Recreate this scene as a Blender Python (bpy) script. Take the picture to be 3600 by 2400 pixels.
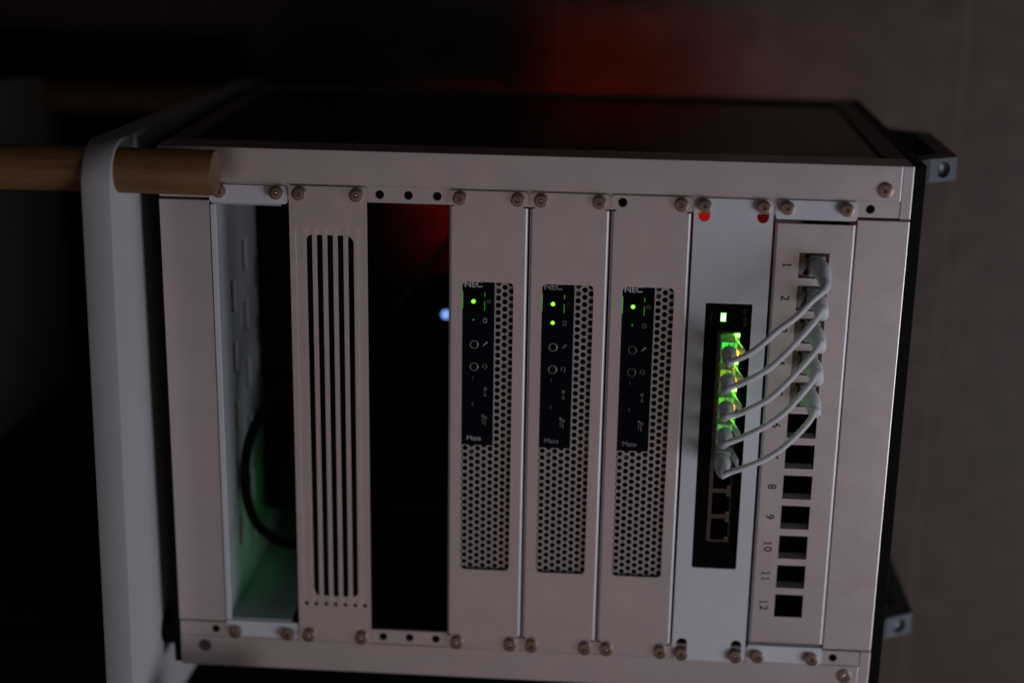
import bpy, bmesh, math, random
from mathutils import Vector, Matrix
from mathutils.geometry import tessellate_polygon
random.seed(7)
for o in list(bpy.data.objects): bpy.data.objects.remove(o)
scene = bpy.context.scene
COL = scene.collection
pi = math.pi

# ---------------------------------------------------------------- coordinates
# The rack stands upright and the photograph was taken with the camera turned on
# its side.  Rack coordinates in millimetres: u = up, v = towards the rack's left
# side, w = out of its front.  W() turns them into world metres (z up).
Z0 = 0.60
def W(u, v, w): return Vector((-v/1000.0, -w/1000.0, u/1000.0+Z0))
def D(u, v, w): return Vector((-v, -w, u))

# ---------------------------------------------------------------- camera
R = ((0.9975245576596486, 0.01657289692586614, -0.06833810030580378),
     (-0.0355437271339146, 0.9573751671382029, -0.28665211111818983),
     (0.060674544311031336, 0.2883715111354966, 0.9555943026400198))
CAM = (222.8529, 306.3126, 839.8588)
cam = bpy.data.objects.new('camera', bpy.data.cameras.new('camera'))
COL.objects.link(cam)
ax = [D(*r).normalized() for r in R]
m = Matrix((( ax[0].x, ax[1].x, ax[2].x, 0), (ax[0].y, ax[1].y, ax[2].y, 0),
            (ax[0].z, ax[1].z, ax[2].z, 0), (0, 0, 0, 1)))
m.translation = W(*CAM)
cam.matrix_world = m
cam.data.sensor_width = 36.0
cam.data.lens = 36.0*5500/3600
cam.data.clip_start = 0.02
cam.data.clip_end = 60
cam.data.dof.use_dof = True
cam.data.dof.focus_distance = 0.868
cam.data.dof.aperture_fstop = 2.2
scene.camera = cam

# ---------------------------------------------------------------- world and lamps
world = bpy.data.worlds.new('World'); scene.world = world; world.use_nodes = True
bg = world.node_tree.nodes['Background']
bg.inputs['Color'].default_value = (0.62, 0.55, 0.6, 1)
bg.inputs['Strength'].default_value = 0.011
def area(name, pos, target, power, size, col):
    l = bpy.data.lights.new(name, 'AREA'); l.energy = power; l.shape = 'DISK'; l.size = size; l.color = col
    o = bpy.data.objects.new(name, l); COL.objects.link(o)
    p = W(*pos); o.location = p
    o.rotation_euler = (W(*target)-p).to_track_quat('-Z', 'Y').to_euler()
    return o
area('warm_room_fill', (150, -430, 1250), (150, 0, 0), 0.72, 1.4, (1.0, 0.79, 0.785))  # added source standing in for the pinkish room mirrored in the metal
area('cool_lamp', (1200, -300, 720), (170, 0, 0), 4.6, 0.8, (0.85, 0.875, 1.0))
vs = scene.view_settings
vs.view_transform = 'Standard'; vs.look = 'None'; vs.exposure = 0.0; vs.gamma = 1; vs.use_curve_mapping = False
scene.cycles.use_denoising = True
scene.cycles.max_bounces = 10
scene.cycles.transmission_bounces = 10
scene.cycles.sample_clamp_indirect = 4

# ---------------------------------------------------------------- materials
def mat(name, col, rough=0.5, metal=0.0, spec=0.5, noise=0.0, nscale=400, bump=0.0, bscale=1500,
        trans=0.0, ior=1.45, emit=None, estr=0.0, rvar=0.0, blotch=0.0):
    M = bpy.data.materials.new(name); M.use_nodes = True
    nt = M.node_tree; b = nt.nodes['Principled BSDF']
    b.inputs['Base Color'].default_value = (*col, 1)
    b.inputs['Roughness'].default_value = rough
    b.inputs['Metallic'].default_value = metal
    b.inputs['Specular IOR Level'].default_value = spec
    b.inputs['Transmission Weight'].default_value = trans
    b.inputs['IOR'].default_value = ior
    if emit:
        b.inputs['Emission Color'].default_value = (*emit, 1)
        b.inputs['Emission Strength'].default_value = estr
    tc = nt.nodes.new('ShaderNodeTexCoord')
    if noise or blotch:
        n = nt.nodes.new('ShaderNodeTexNoise'); n.inputs['Scale'].default_value = nscale; n.inputs['Detail'].default_value = 6
        n2 = nt.nodes.new('ShaderNodeTexNoise'); n2.inputs['Scale'].default_value = nscale/28.0; n2.inputs['Detail'].default_value = 3
        nt.links.new(tc.outputs['Object'], n.inputs['Vector']); nt.links.new(tc.outputs['Object'], n2.inputs['Vector'])
        a = nt.nodes.new('ShaderNodeMath'); a.operation = 'MULTIPLY_ADD'
        a.inputs[1].default_value = noise*2; a.inputs[2].default_value = 1-noise
        nt.links.new(n.outputs['Fac'], a.inputs[0])
        a2 = nt.nodes.new('ShaderNodeMath'); a2.operation = 'MULTIPLY_ADD'
        a2.inputs[1].default_value = blotch*2; a2.inputs[2].default_value = 1-blotch
        nt.links.new(n2.outputs['Fac'], a2.inputs[0])
        mu = nt.nodes.new('ShaderNodeMath'); mu.operation = 'MULTIPLY'
        nt.links.new(a.outputs[0], mu.inputs[0]); nt.links.new(a2.outputs[0], mu.inputs[1])
        vm = nt.nodes.new('ShaderNodeVectorMath'); vm.operation = 'SCALE'
        vm.inputs[0].default_value = col
        nt.links.new(mu.outputs[0], vm.inputs['Scale'])
        nt.links.new(vm.outputs[0], b.inputs['Base Color'])
    if rvar:
        n3 = nt.nodes.new('ShaderNodeTexNoise'); n3.inputs['Scale'].default_value = 60; n3.inputs['Detail'].default_value = 4
        nt.links.new(tc.outputs['Object'], n3.inputs['Vector'])
        a3 = nt.nodes.new('ShaderNodeMath'); a3.operation = 'MULTIPLY_ADD'
        a3.inputs[1].default_value = rvar*2; a3.inputs[2].default_value = rough-rvar
        nt.links.new(n3.outputs['Fac'], a3.inputs[0]); nt.links.new(a3.outputs[0], b.inputs['Roughness'])
    if bump:
        n4 = nt.nodes.new('ShaderNodeTexNoise'); n4.inputs['Scale'].default_value = bscale; n4.inputs['Detail'].default_value = 3
        nt.links.new(tc.outputs['Object'], n4.inputs['Vector'])
        bp = nt.nodes.new('ShaderNodeBump'); bp.inputs['Strength'].default_value = bump; bp.inputs['Distance'].default_value = 0.0004
        nt.links.new(n4.outputs['Fac'], bp.inputs['Height']); nt.links.new(bp.outputs[0], b.inputs['Normal'])
    return M
ALU   = mat('anodised_aluminium', (0.86, 0.775, 0.77), 0.35, 0.86, noise=0.09, nscale=900, blotch=0.10, bump=0.08, rvar=0.08)
ALU2  = mat('brushed_bar_aluminium', (0.86, 0.78, 0.775), 0.35, 0.84, noise=0.08, nscale=900, blotch=0.10, bump=0.08, rvar=0.08)
TRAYM = mat('shaded_tray_white', (0.50, 0.52, 0.56), 0.5, noise=0.07, nscale=900, blotch=0.08)  # white tray with the shade of its interior put into the colour
FOLD  = mat('folded_aluminium', (0.70, 0.68, 0.70), 0.48, 0.6, noise=0.08, nscale=900, blotch=0.08)
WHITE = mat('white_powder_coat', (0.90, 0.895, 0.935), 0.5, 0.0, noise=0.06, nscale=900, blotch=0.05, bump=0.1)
DARKALU = mat('dark_side_frame', (0.30, 0.25, 0.22), 0.5, 0.3, noise=0.08)
BLACKP = mat('black_plate', (0.004, 0.004, 0.004), 0.5, spec=0.12, noise=0.1)
ACRYL = mat('black_acrylic', (0.003, 0.003, 0.003), 0.18, spec=0.35, noise=0.05, rvar=0.05)
PLAST = mat('blue_black_plastic', (0.0045, 0.0055, 0.011), 0.5, spec=0.06, noise=0.15, nscale=700, bump=0.1)
BLACK = mat('matt_black_plastic', (0.003, 0.003, 0.004), 0.6, spec=0.05, noise=0.1)
MESHM = mat('perforated_steel', (0.62, 0.585, 0.555), 0.40, 0.75, noise=0.1, nscale=700)
SCREW = mat('nickel_screw', (0.40, 0.285, 0.215), 0.30, 0.92, noise=0.22, nscale=600, rvar=0.1)
SOCK  = mat('screw_socket', (0.55, 0.54, 0.53), 0.16, 1.0, noise=0.1)
INK   = mat('dark_ink', (0.02, 0.022, 0.035), 0.6, noise=0.1)
PRINT = mat('pale_print', (0.60, 0.54, 0.54), 0.55, noise=0.12, nscale=1200)
PRINT2= mat('worn_print', (0.30, 0.28, 0.28), 0.6, noise=0.2, nscale=1200)
FAINT = mat('faint_print', (0.05, 0.05, 0.055), 0.55, noise=0.1)
RINGM = mat('jack_ring', (0.55, 0.47, 0.42), 0.45, 0.6, noise=0.15)
RINGD = mat('dull_jack_ring', (0.26, 0.21, 0.18), 0.5, 0.6, noise=0.15)
SHIELD= mat('port_shield', (0.12, 0.085, 0.075), 0.42, 0.6, noise=0.18)
WOOD  = None
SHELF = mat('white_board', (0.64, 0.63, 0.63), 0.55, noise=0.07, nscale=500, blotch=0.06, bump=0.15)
CABLE = mat('pale_cable_jacket', (0.90, 0.88, 0.92), 0.42, noise=0.05)
BOOT  = mat('milky_boot', (0.88, 0.92, 0.92), 0.36, trans=0.04, ior=1.4, noise=0.05)
CBOOT = mat('clear_boot', (0.92, 0.95, 0.94), 0.30, trans=0.42, ior=1.35, noise=0.03)
CLEAR = mat('clear_plug', (0.90, 0.95, 0.92), 0.22, trans=0.60, ior=1.45, noise=0.02)
GOLD  = mat('plug_contact', (0.7, 0.5, 0.2), 0.3, 1.0, noise=0.1)
KEYST = mat('beige_keystone', (0.58, 0.42, 0.33), 0.5, noise=0.12)
RUBBER= mat('black_rubber', (0.004, 0.004, 0.004), 0.7, spec=0.1, noise=0.1)
GREY  = mat('grey_backing', (0.11, 0.105, 0.095), 0.6, noise=0.25, nscale=600)
SILVER= mat('cast_handle', (0.15, 0.16, 0.185), 0.42, 0.35, noise=0.1)
CREAM = mat('adapter_white', (0.55, 0.52, 0.50), 0.5, noise=0.08)
GROUT = mat('pale_grout', (0.215, 0.155, 0.13), 0.85, noise=0.12, nscale=300)
def led(name, col, s): return mat(name, (0.02, 0.02, 0.02), 0.4, emit=col, estr=s, noise=0.01)
L_GREEN = led('green_led', (0.17, 1.0, 0.03), 3.0)
L_GDIM  = led('dim_green_led', (0.03, 1.0, 0.02), 0.22)
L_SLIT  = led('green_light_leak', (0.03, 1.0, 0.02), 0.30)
L_SWITCH= led('bright_green_led', (0.42, 1.0, 0.30), 3.6)
L_PORT  = led('green_port_led', (0.10, 1.0, 0.02), 40.0)
L_PORT2 = led('weak_green_port_led', (0.10, 1.0, 0.02), 24.0)
L_AMBER = led('amber_port_led', (1.0, 0.40, 0.01), 14.0)
L_AMB2  = led('weak_amber_port_led', (1.0, 0.45, 0.02), 1.5)
L_BLUE  = led('blue_led', (0.22, 0.42, 1.0), 2.6)
L_RED   = led('red_led', (1.0, 0.11, 0.018), 250.0)
L_RED4  = led('bay_red_fill', (1.0, 0.012, 0.006), 330.0)
L_RED2  = led('red_lamp_window', (1.0, 0.022, 0.008), 0.25)
L_RED3  = led('dim_red_spill', (1.0, 0.022, 0.008), 0.055)
L_GIN   = led('inner_green_led', (0.02, 1.0, 0.14), 12.0)
OFF_A = mat('unlit_amber', (0.17, 0.095, 0.015), 0.4, noise=0.1)
OFF_G = mat('unlit_green', (0.09, 0.11, 0.08), 0.4, noise=0.1)

def grain(name, c1, c2, rough, axis_scale, sc, bump=0.2):
    M = bpy.data.materials.new(name); M.use_nodes = True; nt = M.node_tree; b = nt.nodes['Principled BSDF']
    b.inputs['Roughness'].default_value = rough
    tc = nt.nodes.new('ShaderNodeTexCoord'); mp = nt.nodes.new('ShaderNodeMapping'); mp.inputs['Scale'].default_value = axis_scale
    n = nt.nodes.new('ShaderNodeTexNoise'); n.inputs['Scale'].default_value = sc; n.inputs['Detail'].default_value = 8; n.inputs['Roughness'].default_value = 0.65
    r = nt.nodes.new('ShaderNodeValToRGB')
    r.color_ramp.elements[0].position = 0.3; r.color_ramp.elements[1].position = 0.72
    r.color_ramp.elements[0].color = (*c1, 1); r.color_ramp.elements[1].color = (*c2, 1)
    nt.links.new(tc.outputs['Object'], mp.inputs[0]); nt.links.new(mp.outputs[0], n.inputs['Vector'])
    nt.links.new(n.outputs['Fac'], r.inputs[0]); nt.links.new(r.outputs[0], b.inputs['Base Color'])
    bp = nt.nodes.new('ShaderNodeBump'); bp.inputs['Strength'].default_value = bump; bp.inputs['Distance'].default_value = 0.001
    nt.links.new(n.outputs['Fac'], bp.inputs['Height']); nt.links.new(bp.outputs[0], b.inputs['Normal'])
    return M
WOOD = grain('oak_dowel', (0.13, 0.058, 0.018), (0.27, 0.135, 0.045), 0.5, (1, 1, 0.12), 260)
TILE = grain('stone_tile', (0.10, 0.066, 0.052), (0.165, 0.112, 0.088), 0.6, (1, 1, 1), 38, 0.35)

# ---------------------------------------------------------------- mesh helpers
class G:
    def __init__(s): s.v = []; s.f = []
    def add(s, vs, fs):
        n = len(s.v); s.v += [tuple(p) for p in vs]; s.f += [tuple(n+i for i in f) for f in fs]; return s
    def box(s, u0, u1, v0, v1, w0, w1):
        return s.add([(u0,v0,w0),(u1,v0,w0),(u1,v1,w0),(u0,v1,w0),(u0,v0,w1),(u1,v0,w1),(u1,v1,w1),(u0,v1,w1)],
                     [(0,3,2,1),(4,5,6,7),(0,1,5,4),(1,2,6,5),(2,3,7,6),(3,0,4,7)])
    def prism(s, pts, axis, a0, a1):
        # polygon in the two other axes, extruded along axis (0=u,1=v,2=w)
        n = len(pts)
        def mk(p, a):
            q = list(p); q.insert(axis, a); return tuple(q)
        return s.add([mk(p,a0) for p in pts]+[mk(p,a1) for p in pts],
                     [tuple(range(n-1,-1,-1)), tuple(range(n,2*n))]+[(i,(i+1)%n,n+(i+1)%n,n+i) for i in range(n)])
    def lathe(s, prof, c=(0,0,0), axis=2, seg=24):
        # prof: (radius, height) from one end to the other, closed with caps
        vs = []; fs = []
        for r, h in prof:
            for k in range(seg):
                a = 2*pi*k/seg; p = [r*math.cos(a), r*math.sin(a)]; p.insert(axis, h)
                vs.append(tuple(c[i]+p[i] for i in range(3)))
        for j in range(len(prof)-1):
            for k in range(seg):
                fs.append((j*seg+k, j*seg+(k+1)%seg, (j+1)*seg+(k+1)%seg, (j+1)*seg+k))
        fs.append(tuple(range(seg-1,-1,-1))); m0 = (len(prof)-1)*seg; fs.append(tuple(m0+k for k in range(seg)))
        return s.add(vs, fs)
    def tube(s, pts, rad, seg=12):
        pts = [Vector(p) for p in pts]; n = len(pts)
        if not hasattr(rad, '__len__'): rad = [rad]*n
        vs = []; fs = []; up = None
        for i in range(n):
            t = (pts[min(i+1,n-1)]-pts[max(i-1,0)]).normalized()
            if up is None:
                up = Vector((0,0,1)) if abs(t.z) < 0.9 else Vector((1,0,0))
            a = (up-t*up.dot(t)).normalized(); b = t.cross(a); up = a
            for k in range(seg):
                an = 2*pi*k/seg; vs.append(tuple(pts[i]+(a*math.cos(an)+b*math.sin(an))*rad[i]))
        for i in range(n-1):
            for k in range(seg): fs.append((i*seg+k, i*seg+(k+1)%seg, (i+1)*seg+(k+1)%seg, (i+1)*seg+k))
        fs.append(tuple(range(seg-1,-1,-1))); fs.append(tuple((n-1)*seg+k for k in range(seg)))
        return s.add(vs, fs)
    def plate(s, loops, w0, w1):
        # first loop outer, others holes, in (u, v); thickness along w
        flat = [p for l in loops for p in l]
        tri = tessellate_polygon([[Vector((a,b,0)) for a,b in l] for l in loops])
        n = len(flat)
        vs = [(a,b,w1) for a,b in flat]+[(a,b,w0) for a,b in flat]; fs = []
        for t in tri:
            (x0,y0),(x1,y1),(x2,y2) = (flat[i] for i in t)
            if (x1-x0)*(y2-y0)-(x2-x0)*(y1-y0) < 0: t = (t[0],t[2],t[1])
            fs.append(tuple(t)); fs.append((t[0]+n,t[2]+n,t[1]+n))
        st = 0
        for l in loops:
            k = len(l)
            for i in range(k):
                a, b = st+i, st+(i+1)%k; fs.append((a,b,b+n,a+n))
            st += k
        return s.add(vs, fs)
def circ(cu, cv, r, seg=20): return [(cu+r*math.cos(2*pi*k/seg), cv+r*math.sin(2*pi*k/seg)) for k in range(seg)]
def rrect(u0, u1, v0, v1, r, seg=5):
    out = []
    for cu, cv, a0 in ((u1-r,v1-r,0),(u0+r,v1-r,90),(u0+r,v0+r,180),(u1-r,v0+r,270)):
        for k in range(seg+1):
            a = math.radians(a0+90*k/seg); out.append((cu+r*math.cos(a), cv+r*math.sin(a)))
    return out
def smooth_path(pts, sub=6):
    P = [Vector(p) for p in pts]; out = []
    for i in range(len(P)-1):
        p0 = P[max(i-1,0)]; p1 = P[i]; p2 = P[i+1]; p3 = P[min(i+2,len(P)-1)]
        for k in range(sub):
            t = k/sub
            out.append(0.5*((2*p1)+(p2-p0)*t+(2*p0-5*p1+4*p2-p3)*t*t+(3*p1-p0-3*p2+p3)*t**3))
    out.append(P[-1]); return out

def thing(name, label, cat, origin, group=None, kind=None):
    o = bpy.data.objects.new(name, None); COL.objects.link(o); o.location = W(*origin); o.empty_display_size = 0.02
    tag(o, label, cat, group, kind); return o
def tag(o, label=None, cat=None, group=None, kind=None):
    if label: o['label'] = label
    if cat: o['category'] = cat
    if group: o['group'] = group
    if kind: o['kind'] = kind
def root_loc(p):
    while p.parent: p = p.parent
    return p.location
def build_mesh(name, g, material, org, bevel=0.0, smooth=False, seg=2):
    bm = bmesh.new()
    vs = [bm.verts.new(D(*p)/1000.0-org) for p in g.v]
    for f in g.f:
        try: bm.faces.new([vs[i] for i in f])
        except ValueError: pass
    bmesh.ops.recalc_face_normals(bm, faces=bm.faces)
    if bevel:
        bm.normal_update()
        ed = [e for e in bm.edges if len(e.link_faces) == 2 and e.calc_face_angle(0) > 0.5]
        bmesh.ops.bevel(bm, geom=ed, offset=bevel/1000.0, segments=seg, affect='EDGES', profile=0.5, clamp_overlap=True)
    me = bpy.data.meshes.new(name); bm.to_mesh(me); bm.free()
    me.materials.append(material)
    if smooth:
        for p in me.polygons: p.use_smooth = True
        try: me.set_sharp_from_angle(angle=math.radians(38))
        except Exception: pass
    return me
ZOFF = Vector((0, 0, Z0))
def part(parent, name, g, material, bevel=0.0, smooth=False, label=None, kind=None, seg=2):
    # vertices are written in rack coordinates and stored relative to the thing's base
    org = (root_loc(parent)-ZOFF) if parent else Vector((0,0,0))
    o = bpy.data.objects.new(name, build_mesh(name, g, material, org, bevel, smooth, seg)); COL.objects.link(o)
    if parent: o.parent = parent
    else: o.location = ZOFF
    if label: o['label'] = label
    if kind: o['kind'] = kind
    return o
def inst(parent, name, me, at, rot=None):
    # shared mesh placed at rack position `at`
    o = bpy.data.objects.new(name, me); COL.objects.link(o); o.parent = parent
    o.location = W(*at)-root_loc(parent)
    if rot is not None: o.rotation_euler = rot
    return o
def text(parent, name, body, at, size, material, turned=False, sx=1.0, bold=0.0, align='CENTER', depth=0.06, label=None):
    # turned: letters run downwards in the picture (along the rack's width) with their tops up
    c = bpy.data.curves.new(name, 'FONT'); c.body = body; c.size = 1; c.align_x = align; c.align_y = 'CENTER'; c.offset = bold
    c.resolution_u = 4
    t = bpy.data.objects.new('t', c); COL.objects.link(t)
    dg = bpy.context.evaluated_depsgraph_get(); me = bpy.data.meshes.new_from_object(t.evaluated_get(dg))
    bpy.data.objects.remove(t)
    bm = bmesh.new(); bm.from_mesh(me); bpy.data.meshes.remove(me)
    org = root_loc(parent)-ZOFF
    for v in bm.verts:
        x, y = v.co.x*size*sx, v.co.y*size
        u, vv = (at[0]+y, at[1]-x) if turned else (at[0]+x, at[1]+y)
        v.co = D(u, vv, at[2]+depth)/1000.0-org
    bmesh.ops.recalc_face_normals(bm, faces=bm.faces)
    me = bpy.data.meshes.new(name); bm.to_mesh(me); bm.free(); me.materials.append(material)
    o = bpy.data.objects.new(name, me); COL.objects.link(o); o.parent = parent
    if label: o['label'] = label
    return o

H = 134.3                      # screw-hole line of the rack
U = 44.45                      # one rack unit
def hole_us():
    r = [-U+38.1]
    for k in range(8): r += [k*U+6.35, k*U+22.225, k*U+38.1]
    return r+[8*U+6.35]

# shared screw meshes
def screw_mesh(r, h):
    g = G().lathe([(r*0.97,0),(r,0.3),(r,h-0.25),(r*0.975,h-0.06),(r*0.94,h),(r*0.36,h),(r*0.335,h-0.15),(r*0.32,h-1.0)], seg=24)
    return build_mesh('screw', g, SCREW, Vector((0,0,0)), smooth=True)
def socket_mesh(r, h):
    pts = circ(0, 0, r*0.32, 6)
    g = G(); vs = [(a*0.95,b*0.95,h-0.25) for a,b in pts]+[(a*0.62,b*0.62,h-0.9) for a,b in pts]+[(0,0,h-0.52)]
    g.add(vs, [(i,(i+1)%6,6+(i+1)%6,6+i) for i in range(6)]+[(6+i,6+(i+1)%6,12) for i in range(6)])
    return build_mesh('hex_socket', g, SOCK, Vector((0,0,0)))
SC, SS = screw_mesh(3.75, 3.0), socket_mesh(3.75, 3.0)
SC2, SS2 = screw_mesh(4.2, 1.2), socket_mesh(4.2, 1.2)
def put_screw(parent, u, v, w, big=False):
    a = random.uniform(0, 2*pi)
    o = inst(parent, 'screw', SC2 if big else SC, (u, v, w), (0, a, 0))
    s = bpy.data.objects.new('hex_socket', SS2 if big else SS); COL.objects.link(s); s.parent = o

# ================================================================ SETTING: tiled wall
WW = -365.0
wall = part(None, 'wall', G().box(-700, 1100, -1100, 900, WW-30, WW-0.55), GROUT); wall['kind'] = 'structure'
tu = [178+306*i for i in range(-3, 3)]
tv = [-70+612*i for i in range(-2, 2)]
for a in tu:
    for b in tv:
        t = part(None, 'tile', G().box(a+2, a+304, b+2, b+610, WW-8, WW+random.uniform(-0.25, 0.25)), TILE, bevel=0.9)
        t.parent = wall; t.location = (0, 0, 0)

# ================================================================ shelf unit under the rack
PH = math.radians(2.0)
def sr(v, w):      # the shelf stands turned two degrees against the rack
    w -= 47.5; return (v*math.cos(PH)+w*math.sin(PH), 47.5-v*math.sin(PH)+w*math.cos(PH))
shelf = thing('shelf_unit', 'white shelf unit with rounded boards and round wooden posts carrying the rack', 'shelf', (-300, 0, -150))
def board(u0, u1, r=24):
    pl = [sr(v, w) for v, w in rrect(-197, 166, -337, 48, r, 10)]
    return G().prism(pl, 0, u0, u1)
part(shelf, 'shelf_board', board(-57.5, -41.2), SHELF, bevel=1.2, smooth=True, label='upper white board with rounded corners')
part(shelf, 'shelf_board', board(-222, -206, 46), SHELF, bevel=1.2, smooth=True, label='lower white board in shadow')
for v in (149.5, -176):
    for w in (31.5, -318):
        a, b = sr(v, w)
        top = 11.2
        part(shelf, 'post', G().lathe([(11.0,-330),(12.2,-329),(12.2,top-0.9),(11.5,top)], c=(0,a,b), axis=0, seg=40), WOOD, smooth=True)

bb = thing('shade_board', 'black board added behind the shelf unit to darken the wall there', 'board', (-600, -60, -350))  # added sheet standing in for the shade on the lower wall
part(bb, 'board', G().box(-600, -64, -420, 178, -356, -346), BLACK, bevel=0.8)
bx = thing('dark_filler_box', 'black box added on the lower board to fill its dark end', 'box', (-206, -120, -200))  # added filler for the dark part of the board, no known object
part(bx, 'body', G().box(-205.8, -140, -190, -88, -325, -90), BLACK, bevel=2)
part(bx, 'top_slab', G().box(-139.8, -134, -191.5, -86.5, -326.5, -88.5), BLACK, bevel=1.2)
kb = thing('filler', 'black cabinet added to darken the space beside the rack, at the bottom edge', 'filler', (-600, -460, -240))  # added black filler for the darkness beside the rack
part(kb, 'body', G().box(-600, 345, -720, -212, -350, -150), BLACK, bevel=2)
part(kb, 'front_slab', G().box(-590, 338, -714, -218, -149.8, -134), BLACK, bevel=2)

# ================================================================ rack cabinet
rack = thing('server_rack', 'small open equipment rack with silver front rails and black side panels', 'rack', (-41, 0, -127))
DEP = -256
for s, nm in ((1, 'left'), (-1, 'right')):
    # hole strip with all its holes
    st = rrect(-28, 377.4, 129.8, 139.4, 0.4, 1)
    holes = [circ(u, H, 2.45, 18) for u in hole_us()]
    if s < 0:
        st = [(a,-b) for a,b in st]; holes = [[(a,-b) for a,b in h] for h in holes]
    part(rack, 'hole_strip', G().plate([st]+holes, -3.0, 0), ALU2)
    v0, v1 = sorted((s*138.9, s*158.4))
    part(rack, 'strip_light_screen', G().box(-27.8, 377.2, *sorted((s*130.3, s*138.7)), -14, -6), BLACK)  # added black bar, keeps the red light out of the holes
    part(rack, 'front_rail', G().box(-28, 377.4, v0, v1, -22, 0.7), ALU2, bevel=0.35)
    part(rack, 'corner_cap', G().box(377.55, 383.5, *sorted((s*129.2, s*158.4)), -22, 0.45), ALU2, bevel=0.4)
    part(rack, 'rear_rail', G().box(-28, 383.5, *sorted((s*131, s*158.3)), DEP, DEP+18), DARKALU, bevel=0.4)
    part(rack, 'side_panel', G().box(-16, 371, *sorted((s*153.5, s*156.5)), DEP+18.2, -22.2), ACRYL)
    for a, b in ((-28, -16.2), (371.2, 383.5)):
        part(rack, 'side_frame', G().box(a, b, *sorted((s*146, s*158.3)), DEP+18.2, -22.2), DARKALU, bevel=0.4)
part(rack, 'cross_bar', G().box(355.4, 383.4, -128.6, 128.6, -20, 0.9), ALU2, bevel=0.5)
part(rack, 'cross_bar', G().box(-28.2, 0.2, -128.7, 128.7, -20, 0.9), ALU2, bevel=0.5)
part(rack, 'rear_cross_bar', G().box(355.4, 383.4, -130.8, 130.8, DEP, DEP+16), DARKALU, bevel=0.4)
part(rack, 'rear_cross_bar', G().box(-28, 0, -130.8, 130.8, DEP, DEP+16), DARKALU, bevel=0.4)
part(rack, 'rear_light_screen', G().plate([[(0.4,-145.5),(355.2,-145.5),(355.2,-6),(52,-6),(52,145.5),(0.4,145.5)]], DEP+18.6, DEP+20.4), BLACK)  # added sheet blocking light at the open back, cut out for the red glow
part(rack, 'top_plate', G().box(383.7, 389.9, -158.8, 158.8, DEP, 0.4), BLACKP, bevel=0.4)
part(rack, 'bottom_plate', G().box(-33, -28.3, -158.4, 158.4, DEP, -2.0), BLACKP, bevel=0.4)
for v in (-141, 141):
    for w in (-12, -235):
        part(rack, 'foot', G().lathe([(8.6,-41.2),(9.4,-40.6),(9.4,-33.6),(8.8,-33.05)], c=(0,v,w), axis=0, seg=28), RUBBER, smooth=True)
for u, v in ((368.9, 145.2), (369.2, -145.3), (-13.4, -145.2), (-13.4, 145.2)):
    if (u, v) == (-13.4, -145.2):
        part(rack, 'empty_screw_well', G().lathe([(3.9,0.72),(3.9,0.8),(3.5,0.82),(3.4,0.75)], c=(u,v,0), seg=24), mat('dark_well', (0.10,0.085,0.08), 0.5, 0.4, noise=0.1), smooth=True)
    else: put_screw(rack, u, v, 0.6, big=True)
# handles on the top plate
def handle(s):
    o = [(390,-50),(393,-50),(404,-62),(421.5,-72),(421.5,-158),(404,-170),(393,-182),(390,-182),(390,-170),(402,-158),(411,-150),(411,-82),(402,-74),(390,-62)]
    c = 145.0*s
    g = G(); n = len(o)
    outer = [(a, b) for a, b in o]
    tri = tessellate_polygon([[Vector((a,b,0)) for a,b in outer]])
    vs = [(a, c-7.2, b) for a, b in outer]+[(a, c+7.2, b) for a, b in outer]
    fs = [tuple(t) for t in tri]+[(t[0]+n,t[2]+n,t[1]+n) for t in tri]+[(i,(i+1)%n,n+(i+1)%n,n+i) for i in range(n)]
    h = part(rack, 'handle', g.add(vs, fs), SILVER, bevel=0.6)
    # screw well sunk into the sloping front foot
    ang = math.atan2(17.5, 10.0)
    q = G().lathe([(0.6,-4.2),(3.2,-3.6),(4.6,-1.6),(5.0,3.0)], axis=2, seg=24); qq = G(); qq.f = q.f
    for x, y, z in q.v:
        qq.v.append((412.8+x*math.sin(ang)+z*math.cos(ang), c+y, -67.0-x*math.cos(ang)+z*math.sin(ang)))
    k = part(rack, 'cutter', qq, SILVER)
    md = h.modifiers.new('well', 'BOOLEAN'); md.object = k; md.operation = 'DIFFERENCE'; md.solver = 'EXACT'
    bpy.context.view_layer.update()
    me = bpy.data.meshes.new_from_object(h.evaluated_get(bpy.context.evaluated_depsgraph_get()))
    h.modifiers.clear(); h.data = me
    bpy.data.objects.remove(k)
handle(1); handle(-1)

# ================================================================ rack-mounted things
def ear_plate(k, t=1.5, holes=(), inner=129.5, top=138.3, r=1.6):
    b = k*U; out = []
    for s in (1, -1):
        l = rrect(b+0.4, b+44.05, inner, top, r, 3)
        hs = [circ(b+h, H, 2.6, 18) for h in holes]
        if s < 0: l = [(a,-c) for a,c in l]; hs = [[(a,-c) for a,c in h] for h in hs]
        out.append((l, hs))
    return out

# --- lowest unit: vented tray
tray = thing('rack_tray', 'white vented tray in the lowest rack unit, open at the front', 'tray', (0, 0, 0))
for l, hs in ear_plate(0, inner=127.6, top=137.6): part(tray, 'mounting_ear', G().plate([l]+hs, 0.02, 1.4), WHITE)
slots = []
for r_, w0 in enumerate((-35, -65, -95, -125, -155, -185)):
    off = 0 if r_ % 2 == 0 else 17.5
    for i in range(-3, 4):
        c = 64-37.2*(i+3)+(off if r_ % 2 else 0)+(0 if r_ % 2 == 0 else 0)
        if abs(c) < 112: slots.append((w0, c))
loops = [[(v, w) for v, w in ((-127.5,-210),(127.5,-210),(127.5,1.2),(-127.5,1.2))]]+[[(c+a*9.6, w0+b) for a, b in ((-1,-3.4),(1,-3.4),(1,3.4),(-1,3.4))] for w0, c in slots]
g0 = G().plate(loops, 0, 1)
gf = G(); gf.f = g0.f; gf.v = [(1.5+0.9*z, a, b) for a, b, z in g0.v]
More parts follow.
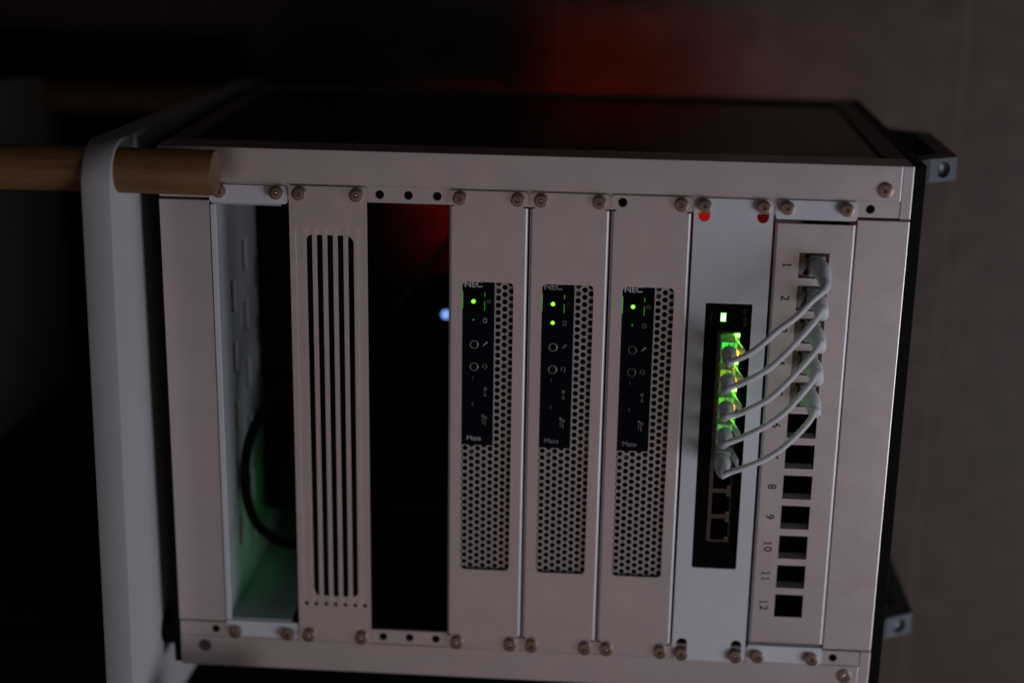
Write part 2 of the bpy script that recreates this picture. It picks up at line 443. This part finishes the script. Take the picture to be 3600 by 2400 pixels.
part(tray, 'tray_floor', gf, TRAYM)
rim = build_mesh('slot_rim', G().box(0, 1.1, -9.4, 9.4, -0.5, 0.3), WHITE, Vector((0,0,0)))
for w0, c in slots:
    if w0 > -100: inst(tray, 'slot_rim', rim, (2.38, c, w0-3.6))
part(tray, 'tray_lip', G().box(0.75, 4.0, -126.6, 126.6, 0.95, 1.9), WHITE, bevel=0.4)
for s in (1, -1):
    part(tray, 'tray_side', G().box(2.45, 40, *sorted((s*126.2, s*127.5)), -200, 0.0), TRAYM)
for u in (6.35, 38.1):
    for s in (1, -1): put_screw(tray, u, s*H, 1.4)

# --- second unit: slotted vent panel
vent = thing('vent_panel', 'slotted silver vent panel with five long narrow openings', 'vent panel', (U, 0, 0))
b = U
outl = rrect(b+0.5, b+43.95, -138.3, 138.3, 0.8, 2)
tracks = [b+5.55+5.82*i for i in range(7)]
slot_l = []
for i in range(1, 6):
    c = tracks[i]; lo, hi = -108.6, 110.9
    a0, a1 = c-1.6, c+1.6
    if i == 1: slot_l.append([(a0,lo+4.0),(a0+1.4,lo+1.0),(a1,lo),(a1,hi),(a0+1.4,hi-0.5),(a0+0.4,hi-1.6),(a0,hi-3)])
    elif i == 5: slot_l.append([(a0,lo),(a1-1.4,lo+0.6),(a1-0.3,lo+1.6),(a1,lo+3),(a1,hi-4),(a1-1.0,hi-1.5),(a0,hi)])
    else: slot_l.append([(a0,lo),(a1,lo),(a1,hi),(a0,hi)])
part(vent, 'back_sheet', G().plate([rrect(b+0.6, b+43.85, -127, 127, 0.8, 2)]+slot_l, 0.05, 1.35), ALU)
tl = []
for c in tracks:
    l = rrect(c-1.75, c+1.75, -112.0, 115.5, 1.7, 4); tl.append(l)
hl = [circ(b+h, s*H, 2.6, 16) for h in (6.35, 38.1) for s in (1, -1)]
part(vent, 'front_sheet', G().plate([outl]+tl+hl, 1.36, 1.75), ALU)
for c in tracks:
    part(vent, 'rivet_hole', G().lathe([(1.25,0),(1.25,0.12),(0.95,0.2),(0.75,-0.6)], c=(c, -113.6, 1.75), seg=16), SOCK, smooth=True)
for u in (6.35, 38.1):
    for s in (1, -1): put_screw(vent, b+u, s*H, 1.75)

# --- three units: mounting panels with mini computers behind their windows
PANEL_LB = ['silver mounting panel of the leftmost mini computer, beside the open black bay',
            'silver mounting panel of the middle mini computer',
            'silver mounting panel of the mini computer next to the switch, one screw missing']
PC_LB = ['leftmost mini computer behind its panel window, beside the open bay',
         'middle mini computer with two bright green lights',
         'mini computer next to the white switch panel, with one bright green light']
PITCH = 4.17; CP = PITCH*math.sqrt(3)/2
def perforated(b):
    # hexagonal cells, each with a real round hole
    g = G(); seg = 12
    u0, u1, v0, v1 = b+7.4, b+37.6, -89, 89
    ci = 0; u = b+10.1-CP*0
    c = 0
    while u < u1:
        off = 0 if c % 2 == 0 else PITCH/2
        v = -82.9-PITCH*1+off
        while v < v1-0.5:
            covered = (u < b+24.3 and v > -7.6)
            if not covered:
                hx = []
                for k in range(seg):
                    a = 2*pi*k/seg
                    # point on the hexagon edge in this direction (flat sides towards +-v)
                    aa = (a-pi/2) % (pi/3)
                    if aa > pi/6: aa -= pi/3
                    rr = (PITCH/2)/math.cos(aa)
                    hx.append((u+rr*math.cos(a), v+rr*math.sin(a), -0.6))
                ri = 1.56
                inn = [(u+ri*math.cos(2*pi*k/seg), v+ri*math.sin(2*pi*k/seg), -0.6) for k in range(seg)]
                bk = [(x, y, -1.6) for x, y, z in inn]
                n = seg
                g.add(hx+inn+bk, [(k,(k+1)%n,n+(k+1)%n,n+k) for k in range(n)]+[(n+k,n+(k+1)%n,2*n+(k+1)%n,2*n+k) for k in range(n)])
            v += PITCH
        u += CP; c += 1
    return g
for idx, k in enumerate((3, 4, 5)):
    b = k*U
    pan = thing('mounting_panel', PANEL_LB[idx], 'rack panel', (b, 0, 0), group='panels holding the mini computers')
    e0, e1 = b+0.4, b+44.05; f0, f1 = b+2.1, b+42.35
    half = [(f1,129.5),(e1-2.8,129.5),(e1-2.8,130.5),(e1,130.6),(e1,136.6),(e1-0.5,137.8),(e1-1.6,138.3),(e0+1.6,138.3),(e0+0.5,137.8),(e0,136.6),(e0,130.6),(e0+2.8,130.5),(e0+2.8,129.5),(f0,129.5)]
    out = half+[(a,-c) for a, c in reversed(half)]
    win = rrect(b+8.1, b+36.6, -87.1, 87.2, 2.6, 5)
    holes = [win]+[circ(b+h, s*H, 2.6, 18) for h in (6.35, 38.1) for s in (1, -1)]
    part(pan, 'front_plate', G().plate([out]+holes, 0.15, 1.7), ALU)
    for s, e, f in ((1, b+44.0, f1), (-1, b+0.45, f0)):
        r_ = abs(e-f); n = 7
        prof = [(f+s*r_*math.sin(pi/2*i/n), 1.7-r_+r_*math.cos(pi/2*i/n)) for i in range(n+1)]+[(e, -24)]
        inn = [(a-s*0.9 if i else a, w-0.9*(1-i/len(prof))) for i, (a, w) in enumerate(prof)]
        pp = prof+list(reversed(inn))
        g = G(); m_ = len(prof); vs = []
        for v in (-129.2, 129.2): vs += [(a, v, w) for a, w in prof]
        fs = [(i, i+1, m_+i+1, m_+i) for i in range(m_-1)]
        part(pan, 'folded_edge', g.add(vs, fs), FOLD, smooth=True)
    for h in (6.35, 38.1):
        for s in (1, -1):
            if k == 5 and h < 10 and s > 0: continue
            put_screw(pan, b+h, s*H, 1.7)
    pc = thing('mini_computer', PC_LB[idx], 'computer', (b+4, 0, -60), group='mini computers behind the panel windows')
    part(pc, 'case', G().box(b+4.5, b+40.5, -92, 92, -178, -7), BLACK, bevel=0.8)
    part(pc, 'perforated_grille', perforated(b), MESHM)
    # stiffeners seen through a few of the holes
    for u0, u1, v0, v1 in ((b+33.6, b+37, 67, 80), (b+33.6, b+37, -18, -1), (b+25, b+30, 80.5, 87), (b+11.5, b+16, -17, -7.7)):
        part(pc, 'stiffener', G().box(u0, u1, v0, v1, -3.0, -2.0), GREY)
    fa = part(pc, 'control_fascia', G().box(b+7.2, b+26.0, -9.9, 89, -1.4, 0.0), PLAST, bevel=0.25)
    text(fa, 'lettering', 'NEC', (b+14.1, 85.25, 0.0), 5.0, PRINT if idx != 1 else PRINT2, sx=1.02, bold=0.035)
    text(fa, 'lettering', 'Mate', (b+15.2, -5.7, 0.0), 4.1, PRINT if idx == 0 else PRINT2, sx=1.02, bold=0.012)
    part(fa, 'power_button', G().box(b+8.6, b+20.2, 69.6, 81.9, -0.4, 0.22), BLACK, bevel=0.2)
    lc = (b+14.25, 75.5)
    part(fa, 'power_light', G().lathe([(1.12,0),(1.12,0.1),(0.95,0.42),(0.5,0.62),(0.1,0.66)], c=(lc[0],lc[1],0.2), seg=18), L_GREEN, smooth=True)
    if idx == 1: part(fa, 'drive_light', G().lathe([(1.0,0),(1.0,0.1),(0.8,0.4),(0.1,0.5)], c=(b+14.3,64.6,0.02), seg=16), L_GREEN, smooth=True)
    else: part(fa, 'drive_light', G().lathe([(0.5,0),(0.5,0.06),(0.1,0.1)], c=(b+14.3,64.8,0.02), seg=12), L_GDIM, smooth=True)
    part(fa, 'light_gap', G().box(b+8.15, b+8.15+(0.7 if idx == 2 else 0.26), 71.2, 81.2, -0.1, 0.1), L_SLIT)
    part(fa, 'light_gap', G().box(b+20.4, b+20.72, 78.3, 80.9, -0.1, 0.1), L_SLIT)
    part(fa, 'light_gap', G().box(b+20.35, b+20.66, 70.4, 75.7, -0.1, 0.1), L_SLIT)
    pm = PRINT2
    # printed symbols: power, drive, microphone, headset
    def ringp(c, ro, ri, a0, a1, n=16, sx=1, sy=1):
        vs = []; fs = []
        for i in range(n+1):
            a = math.radians(a0+(a1-a0)*i/n)
            vs += [(c[0]+ro*math.cos(a)*sx, c[1]+ro*math.sin(a)*sy, 0.05), (c[0]+ri*math.cos(a)*sx, c[1]+ri*math.sin(a)*sy, 0.05)]
        for i in range(n): fs.append((2*i, 2*i+2, 2*i+3, 2*i+1))
        return G().add(vs, fs)
    def bar(g, p, q, t):
        d = Vector((q[0]-p[0], q[1]-p[1])).normalized(); n = Vector((-d.y, d.x))*t/2
        return g.add([(p[0]+n.x,p[1]+n.y,0.05),(p[0]-n.x,p[1]-n.y,0.05),(q[0]-n.x,q[1]-n.y,0.05),(q[0]+n.x,q[1]+n.y,0.05)], [(0,1,2,3)])
    ic = ringp((b+22.85, 75.6), 1.05, 0.8, 120, 420); bar(ic, (b+22.85,75.7), (b+22.85,76.8), 0.26)
    part(fa, 'power_symbol', ic, FAINT if idx == 1 else PRINT2)
    d = G(); c = (b+20.9, 64.7)
    ic = ringp((c[0], c[1]+0.9), 1.0, 0.68, 0, 360, sy=0.55); bar(ic, (c[0]-0.86,c[1]+0.9), (c[0]-0.86,c[1]-1.1), 0.32); bar(ic, (c[0]+0.86,c[1]+0.9), (c[0]+0.86,c[1]-1.1), 0.32); bar(ic, (c[0]-0.95,c[1]-1.2), (c[0]+0.95,c[1]-1.2), 0.4)
    part(fa, 'drive_symbol', ic, PRINT if idx == 0 else PRINT2)
    c = (b+21.0, 50.8); ic = ringp((c[0]+0.95,c[1]+0.95), 0.55, 0.02, 0, 360, 12); bar(ic, (c[0]+0.5,c[1]+0.5), (c[0]-0.5,c[1]-0.5), 0.62); bar(ic, (c[0]-0.5,c[1]-0.5), (c[0]-1.2,c[1]-1.15), 0.34)
    part(fa, 'microphone_symbol', ic, PRINT if idx != 1 else PRINT2)
    c = (b+20.9, 37.6); ic = ringp(c, 1.4, 1.12, -10, 190); bar(ic, (c[0]-1.15,c[1]+0.2), (c[0]-1.05,c[1]-0.75), 0.7); bar(ic, (c[0]+1.15,c[1]+0.2), (c[0]+1.05,c[1]-0.75), 0.7); bar(ic, (c[0]+1.0,c[1]-0.8), (c[0]+0.2,c[1]-1.6), 0.5)
    part(fa, 'headset_symbol', ic, PRINT2)
    for jv in (50.4, 37.3):
        j = part(fa, 'audio_jack', G().lathe([(2.45,0),(2.45,0.25),(2.2,0.36),(1.98,0.3),(1.9,-0.2)], c=(b+14.85,jv,0.0), seg=28), (RINGM, RINGM, RINGD)[idx], smooth=True)
        part(j, 'jack_bore', G().lathe([(1.88,0),(1.88,0.15),(1.5,0.16)], c=(b+14.85,jv,0.05), seg=20), BLACK)
    part(fa, 'usb_c_port', G().plate([rrect(b+12.95,b+15.85,18.3,27.3,1.4,5), rrect(b+13.3,b+15.5,18.7,26.9,1.05,5)], -0.2, 0.08), BLACK)
    part(fa, 'usb_port', G().plate([rrect(b+12.4,b+18.3,-0.3,12.0,0.3,2), rrect(b+12.9,b+17.8,0.2,11.5,0.3,2)], -0.2, 0.1), BLACK)
    text(fa, 'port_number', '1', (b+14.3, 30.7, 0), 2.4, PRINT2); text(fa, 'port_number', '2', (b+14.2, 14.8, 0), 2.6, PRINT2)
    text(fa, 'usb_symbol', 'SS', (b+21.3, 24.2, 0), 2.3, PRINT2, turned=True, bold=0.03)
    ic = G(); bar(ic, (b+21.3,22.6), (b+21.3,19.8), 0.4); bar(ic, (b+20.6,20.4), (b+22.1,20.4), 0.9)
    part(fa, 'usb_symbol', ic, PRINT2)
    text(fa, 'usb_symbol', 'SS', (b+21.6, 6.9, 0), 2.2, PRINT2, turned=True, bold=0.03)
    ic = G(); bar(ic, (b+21.5,5.2), (b+21.5,2.4), 0.5); bar(ic, (b+19.5,8.2), (b+20.8,8.2), 1.3); bar(ic, (b+20.1,7.6), (b+20.1,3.0), 0.3)
    part(fa, 'usb_symbol', ic, PRINT2)

# --- switch
swp = thing('switch_panel', 'bright white rack panel with round-ended screw slots around the switch', 'rack panel', (6*U, 0, 0))
def obround(cu, cv0, cv1, r, seg=8):
    out = []
    for i in range(seg+1):
        a = pi*i/seg; out.append((cu+r*math.cos(a), cv1+r*math.sin(a)))
    for i in range(seg+1):
        a = pi+pi*i/seg; out.append((cu+r*math.cos(a), cv0+r*math.sin(a)))
    return out
lp = [rrect(267.4, 310.3, -139.2, 138.0, 3.6, 5), rrect(276.4, 302.05, -79.7, 79.5, 0.9, 3)]
for u in (273.05, 304.8): lp += [obround(u, 128.3, 134.3, 3.2), obround(u, -134.3, -128.3, 3.2)]
part(swp, 'front_plate', G().plate(lp, 0.1, 1.6), WHITE)
for u in (273.05, 304.8):
    for s in (1, -1): put_screw(swp, u, s*H+(0.0 if s > 0 else -0.6), 1.6)
sw = thing('network_switch', 'black eight-port network switch with green lights in the white panel', 'network switch', (274, 0, -30))
part(sw, 'case', G().box(275.3, 303.2, -80.4, 80.3, -62, -14), PLAST)
PV = [63.4-15.85*(i+0.5) for i in range(8)]
fl = [rrect(275.3, 303.2, -80.4, 80.3, 0.5, 2), rrect(283.9, 296.6, -63.3, 63.3, 0.2, 1)]
part(sw, 'front_face', G().plate(fl, -13.9, -0.2), BLACK)
th = []
for c in PV:
    th.append([(286.1,c-6.6),(294.05,c-6.6),(296.2,c-6.6),(296.2,c-3.0),(296.2,c+3.0),(296.2,c+6.6),(294.05,c+6.6),(286.1,c+6.6)])
part(sw, 'port_shield', G().plate([rrect(283.95, 296.55, -63.25, 63.25, 0.2, 1)]+th, -12.8, 0.25), SHIELD)
part(sw, 'port_well', G().box(284.2, 296.4, -63, 63, -13.9, -12.9), BLACK)
lit_g = {0: L_PORT, 1: L_PORT, 2: L_PORT, 3: L_PORT2, 4: L_GDIM}
lit_a = {0: L_AMBER, 1: L_AMB2, 2: L_AMB2}
for i, c in enumerate(PV):
    part(sw, 'port_or_fill_light', G().box(294.15, 296.1, c+4.7, c+6.5, -5, 0.35), (lit_g.get(i) or OFF_G))
    part(sw, 'port_or_fill_light', G().box(294.15, 296.1, c-6.5, c-4.7, -5, 0.35), (lit_a.get(i) or OFF_A))
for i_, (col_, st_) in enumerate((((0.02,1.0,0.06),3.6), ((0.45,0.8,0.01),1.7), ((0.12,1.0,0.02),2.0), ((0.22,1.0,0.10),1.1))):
    part(sw, 'port_or_fill_light', G().box(286.6, 292.8, PV[i_]-4.6, PV[i_]+4.6, -12.8, -12.2), led('plug_fill_glow', col_, st_))  # added emitters behind the plugs, making them glow from within
pl = part(sw, 'power_light', G().box(285.3, 287.9, 68.9, 73.5, -0.3, 0.0), L_SWITCH, bevel=0.15)
part(pl, 'light_halo', G().box(284.9, 288.3, 68.5, 73.9, -0.4, -0.15), led('green_light_halo', (0.02, 1.0, 0.02), 0.55), bevel=0.1)  # glowing border painted as the green halo around the light
text(sw, 'lettering', 'tp-link', (298.8, 71.2, -0.2), 3.9, FAINT, turned=True)
text(sw, 'lettering', 'Power', (280.0, 71.0, -0.2), 2.3, FAINT, turned=True)

# --- patch panel
pp = thing('patch_bay', 'silver patch panel with twelve numbered square ports', 'patch panel', (7*U, 0, 0))
b = 7*U
for l, hs in ear_plate(7, inner=127.9, top=138.3): part(pp, 'mounting_ear', G().plate([l]+hs, 0.02, 1.4), WHITE)
KV = [102.4-18.53*i for i in range(12)]
kl = [[(325.65,c-7.15),(341.9,c-7.15),(341.9,c+7.2),(325.65,c+7.2)] for c in KV]
f0, f1 = b+2.2, b+42.3
part(pp, 'front_plate', G().plate([[(f0,-125.2),(f1,-125.2),(f1,125.4),(f0,125.4)]]+kl, 0.2, 1.6), ALU)
for s, e, f in ((1, b+43.9, f1), (-1, b+0.7, f0)):
    r_ = abs(e-f); n = 7
    prof = [(f+s*r_*math.sin(pi/2*i/n), 1.6-r_+r_*math.cos(pi/2*i/n)) for i in range(n+1)]+[(e, -24)]
    m_ = len(prof); vs = []
    for v in (-125.3, 125.5): vs += [(a, v, w) for a, w in prof]
    part(pp, 'folded_edge', G().add(vs, [(i, i+1, m_+i+1, m_+i) for i in range(m_-1)]), FOLD, smooth=True)
for s in (1, -1):
    part(pp, 'stepped_end', G().prism([(s*127.95, 1.3), (s*125.6, -6), (s*127.0, -6), (s*129.0, 0.0)], 0, b+1.0, b+43.6), WHITE)
for u in (6.35, 38.1):
    for s in (1, -1): put_screw(pp, b+u, s*H, 1.4)
for i, c in enumerate(KV):
    # moulded floor of each port opening
    if 4 < i < 11:
        part(pp, 'port_ledge', G().box(325.7, 341.8, c-8.0, c-7.2, -7.5, 0.15), WHITE)
    if i > 4:
        part(pp, 'port_well', G().box(325.0, 342.5, c-8.5, c+8.5, -14, -12), BLACK)
def digit_one(parent, u, v, w, h):
    g = G()
    def q(x0, x1, y0, y1): g.add([(u+y0, v-x0, w+0.06), (u+y0, v-x1, w+0.06), (u+y1, v-x1, w+0.06), (u+y1, v-x0, w+0.06)], [(0,1,2,3)])
    q(-0.34, 0.34, -h/2, h/2); q(-1.05, 1.05, -h/2, -h/2+0.42); q(-0.95, -0.3, h/2-0.75, h/2-0.3)
    return part(parent, 'port_number', g, INK)
for i, c in enumerate(KV):
    s = str(i+1)
    if s == '1': digit_one(pp, 319.3, c, 1.6, 4.6)
    elif s in ('10', '12'):
        digit_one(pp, 319.3, c+1.9, 1.6, 4.6); text(pp, 'port_number', s[1], (319.3, c-1.7, 1.6), 6.5, INK, turned=True, sx=0.95, bold=0.018)
    elif s == '11':
        digit_one(pp, 319.3, c+1.75, 1.6, 4.6); digit_one(pp, 319.3, c-1.75, 1.6, 4.6)
    else: text(pp, 'port_number', s, (319.3, c, 1.6), 6.5, INK, turned=True, sx=0.98, bold=0.018)
for i in range(5):
    c = KV[i]
    k = part(pp, 'keystone_jack', G().plate([rrect(325.2, 342.3, c-7.9, c+7.6, 0.3, 2),
        [(328.6,c-6.2),(328.6,c-3.4),(330.4,c-3.4),(330.4,c+3.2),(329.0,c+3.2),(329.0,c+5.6),(331.2,c+5.6),(331.2,c+6.3),(338.8,c+6.3),(338.8,c-6.2)]], -14, -2.6), KEYST)
    part(k, 'jack_bore', G().box(326, 342, c-7, c+7, -15.5, -14.1), BLACK)

# --- patch cables
CPTS = [
 [(286.4,54.7,32.0),(292.6,57.4,33.0),(298.7,61.0,34.0),(305.8,67.0,34.0),(312.9,73.9,33.0),(322.4,81.2,31.0),(330.7,89.7,28.0),(335.5,94.2,24.0)],
 [(287.2,40.2,32.0),(293.4,42.7,33.0),(301.2,47.3,34.0),(309.6,53.1,34.0),(317.8,61.1,33.0),(326.0,70.5,31.0),(333.2,79.0,28.0),(335.7,83.4,24.0)],
 [(287.5,24.4,32.0),(294.4,26.2,33.0),(302.2,30.6,34.0),(310.7,36.0,34.0),(318.9,44.0,33.0),(327.2,53.5,31.0),(334.5,62.0,28.0),(336.4,65.1,24.0)],
 [(287.2,8.6,32.0),(295.2,11.8,33.0),(303.1,16.3,34.0),(311.6,21.7,34.0),(320.0,28.5,33.0),(328.3,38.1,31.0),(333.9,44.8,28.0),(336.5,47.9,24.0)],
 [(287.0,-9.9,32.0),(292.8,-7.3,33.0),(301.3,-3.4,34.0),(309.9,0.8,34.0),(318.5,6.5,33.0),(327.0,14.3,31.0),(333.8,21.7,28.0),(336.3,26.1,24.0)]]
CL = ['pale patch cable from patch port 1 to the first switch port', 'pale patch cable from patch port 2 to the second switch port',
      'pale patch cable from patch port 3 to the third switch port', 'pale patch cable from patch port 4 to the fourth switch port',
      'lowest pale patch cable in the picture, from patch port 5 to the fifth switch port']
def plug(parent, u, v, side, w0, w1):
    # clear modular plug; `side` = +1 when the latch points to +u
    g = G()
    g.box(u-4.1, u+4.1, v-5.8, v+5.8, w0, w1-5)
    p = part(parent, 'plug', g, CLEAR, bevel=0.35)
    for i in range(8):
        pv = v-4.45+i*1.27
        part(p, 'contact', G().box(u-side*3.4-0.25, u-side*3.4+0.25, pv-0.22, pv+0.22, w0+0.6, w0+5), GOLD)
    for i in range(4):
        part(p, 'conductor', G().tube([(u+0.6, v-3.2+i*2.1, w0+5), (u+0.3, v-2.0+i*1.35, w1-6), (u, v-1.2+i*0.8, w1-5.2)], 0.5, 6), CABLE)
    s = side
    pr = [(u+s*4.15, w0+1), (u+s*5.0, w0+1), (u+s*8.4, w1-4.5), (u+s*8.6, w1-2.2), (u+s*7.5, w1-2.2), (u+s*7.3, w1-4.2)]
    if s < 0: pr = list(reversed(pr))
    n = len(pr); gg = G()
    for a in (-2.6, 2.6): gg.v += [(q[0], v+a*(1.0), q[1]) for q in pr]
    gg.f = [tuple(range(n-1,-1,-1)), tuple(range(n, 2*n))]+[(i,(i+1)%n,n+(i+1)%n,n+i) for i in range(n)]
    part(p, 'latch', gg, CLEAR, bevel=0.2)
    return p
for i in range(5):
    vs_, vk = PV[i], KV[i]
    us, uk = 289.6, 335.4
    pts = [(us, vs_, 8), (us, vs_, 18), (us-0.8, vs_-0.2, 25), (us-1.8, vs_+0.1, 30), (us-0.6, CPTS[i][0][1]+0.6, 33)]
    pts += CPTS[i][1:7]
    e = CPTS[i][7]
    pts += [(337.0, e[1]+0.6, 24.0), (338.0, vk-4.2, 18.0), (337.2, vk-1.2, 12.0), (uk+0.6, vk, 4)]
    path = smooth_path(pts, 7)
    cb = thing('patch_cable', CL[i], 'cable', (us, vs_, 0), group='patch cables between the switch and the patch panel')
    part(cb, 'cord', G().tube(path, 1.72, 14), CABLE, smooth=True)
    plug(cb, us, vs_, 1, -9.5, 20.0)
    plug(cb, uk, vk, -1, -11.5, 8.5)
    # ribbed boots follow the cord at both ends
    def boot(seq, r0, r1):
        n = len(seq); rad = []
        for j in range(n):
            t = j/(n-1); r = r0+(r1-r0)*t**1.2
            rad.append(r*(1.0+(0.07 if (j % 2 == 0 and j > 1) else 0)))
        return G().tube(seq, rad, 18)
    bs = [Vector((us, vs_, 15.2))]+path[6:31]
    part(cb, 'boot', boot(smooth_path(bs[::2], 3), 4.2, 2.0), CBOOT, smooth=True)
    be = list(reversed(path))
    be = [Vector((uk+0.4, vk, 3.0))]+be[2:24]
    part(cb, 'boot', boot(smooth_path(be[::2], 3), 4.9, 1.95), BOOT, smooth=True)

# ================================================================ things inside the rack
blk = thing('power_cable', 'thick black cord looping inside the lowest tray', 'cord', (5, -40, -30))
part(blk, 'cord', G().tube(smooth_path([(60,48,-60),(46,24,-40),(34.6,12.5,-30),(22.5,1,-29),(10.5,-25,-29),(7.4,-52,-29),(12.5,-76,-30),(27,-89,-31),(44,-92,-34),(70,-90,-50)], 8), 2.9, 14), RUBBER, smooth=True)
dv = thing('tray_dark_block', 'black block added at the back of the lowest tray to darken its depth', 'device', (3, 0, -150))  # added filler that turns the depth of the tray black
part(dv, 'case', G().box(2.6, 36, -96, 124, -200, -96), BLACK, bevel=2.5)
part(dv, 'top_slab', G().box(36.1, 39, -94, 122, -198, -98), BLACK, bevel=1.0)
ad = thing('power_adapter', 'black power adapter behind the vent panel, lighting the tray green', 'adapter', (50, -60, -60))
part(ad, 'case', G().box(43.6, 80, -112, -20, -120, -40), BLACK, bevel=2.0)
part(ad, 'light_shield', G().box(37, 43.5, -102.5, -100.5, -66, -40.5), BLACK)  # added fin shading the tray side from the green light
part(ad, 'indicator_light', G().box(40.6, 43.5, -98, -93, -52, -47), L_GIN)
hub = thing('usb_hub', 'black box with a blue light deep in the open bay', 'hub', (100, 0, -225))
part(hub, 'case', G().box(98, 126, -60, 30, -232, -203), BLACK, bevel=1.5)
part(hub, 'indicator_light', G().lathe([(2.1,0),(2.1,0.5),(1.2,1.2),(0.2,1.4)], c=(110.2,9.5,-203.2), seg=16), L_BLUE, smooth=True)
ps = thing('power_strip', 'power strip with a red lamp behind the computers', 'power strip', (150, 100, -230))
part(ps, 'case', G().box(142, 300, 88, 112, -246, -204), BLACK, bevel=2)
part(ps, 'light_fin', G().box(100, 152, 84, 86, -266, -222), BLACK)  # this and the next thin pieces are unseen fins added to shape the red light
part(ps, 'light_fin', G().box(119, 121.9, 60, 83.9, -257, -240), BLACK)
part(ps, 'light_fin', G().box(122, 138, 65.5, 68.0, -257, -240), BLACK)
part(ps, 'branch_box', G().box(120, 140, 62, 83.8, -239.5, -210), BLACK, bevel=2)
part(ps, 'indicator_light', G().box(214, 225, 112.1, 113.4, -232, -228), L_RED)
part(ps, 'light_fin', G().box(207, 209.5, 110, 130.5, -255, -222), BLACK)  # added fin cutting off the red glow on the wall
part(ps, 'indicator_light', G().box(124, 131, 70, 77, -246, -240), L_RED4)  # second red source, added to redden the wall seen through the open bay
rl = thing('relay_box', 'pale box with a red lamp behind the white switch panel', 'relay', (268, 100, -40))
part(rl, 'case', G().box(262, 314, 84, 128, -60, -30), CREAM, bevel=1.5)
part(rl, 'red_glow_window', G().box(270.5, 279, 106, 127, -29.9, -28.2), L_RED2, bevel=0.4)
part(rl, 'red_glow_window', G().box(299, 311, 106, 127, -29.9, -28.2), L_RED3, bevel=0.4)  # glow painted in place of a surface dimly lit red
part(rl, 'cord', G().tube(smooth_path([(150,126,-120),(120,80,-125),(98,52,-130),(84,30,-135)], 6), 2.4, 10), mat('dark_grey_cord', (0.03,0.028,0.028), 0.6, noise=0.1), smooth=True)
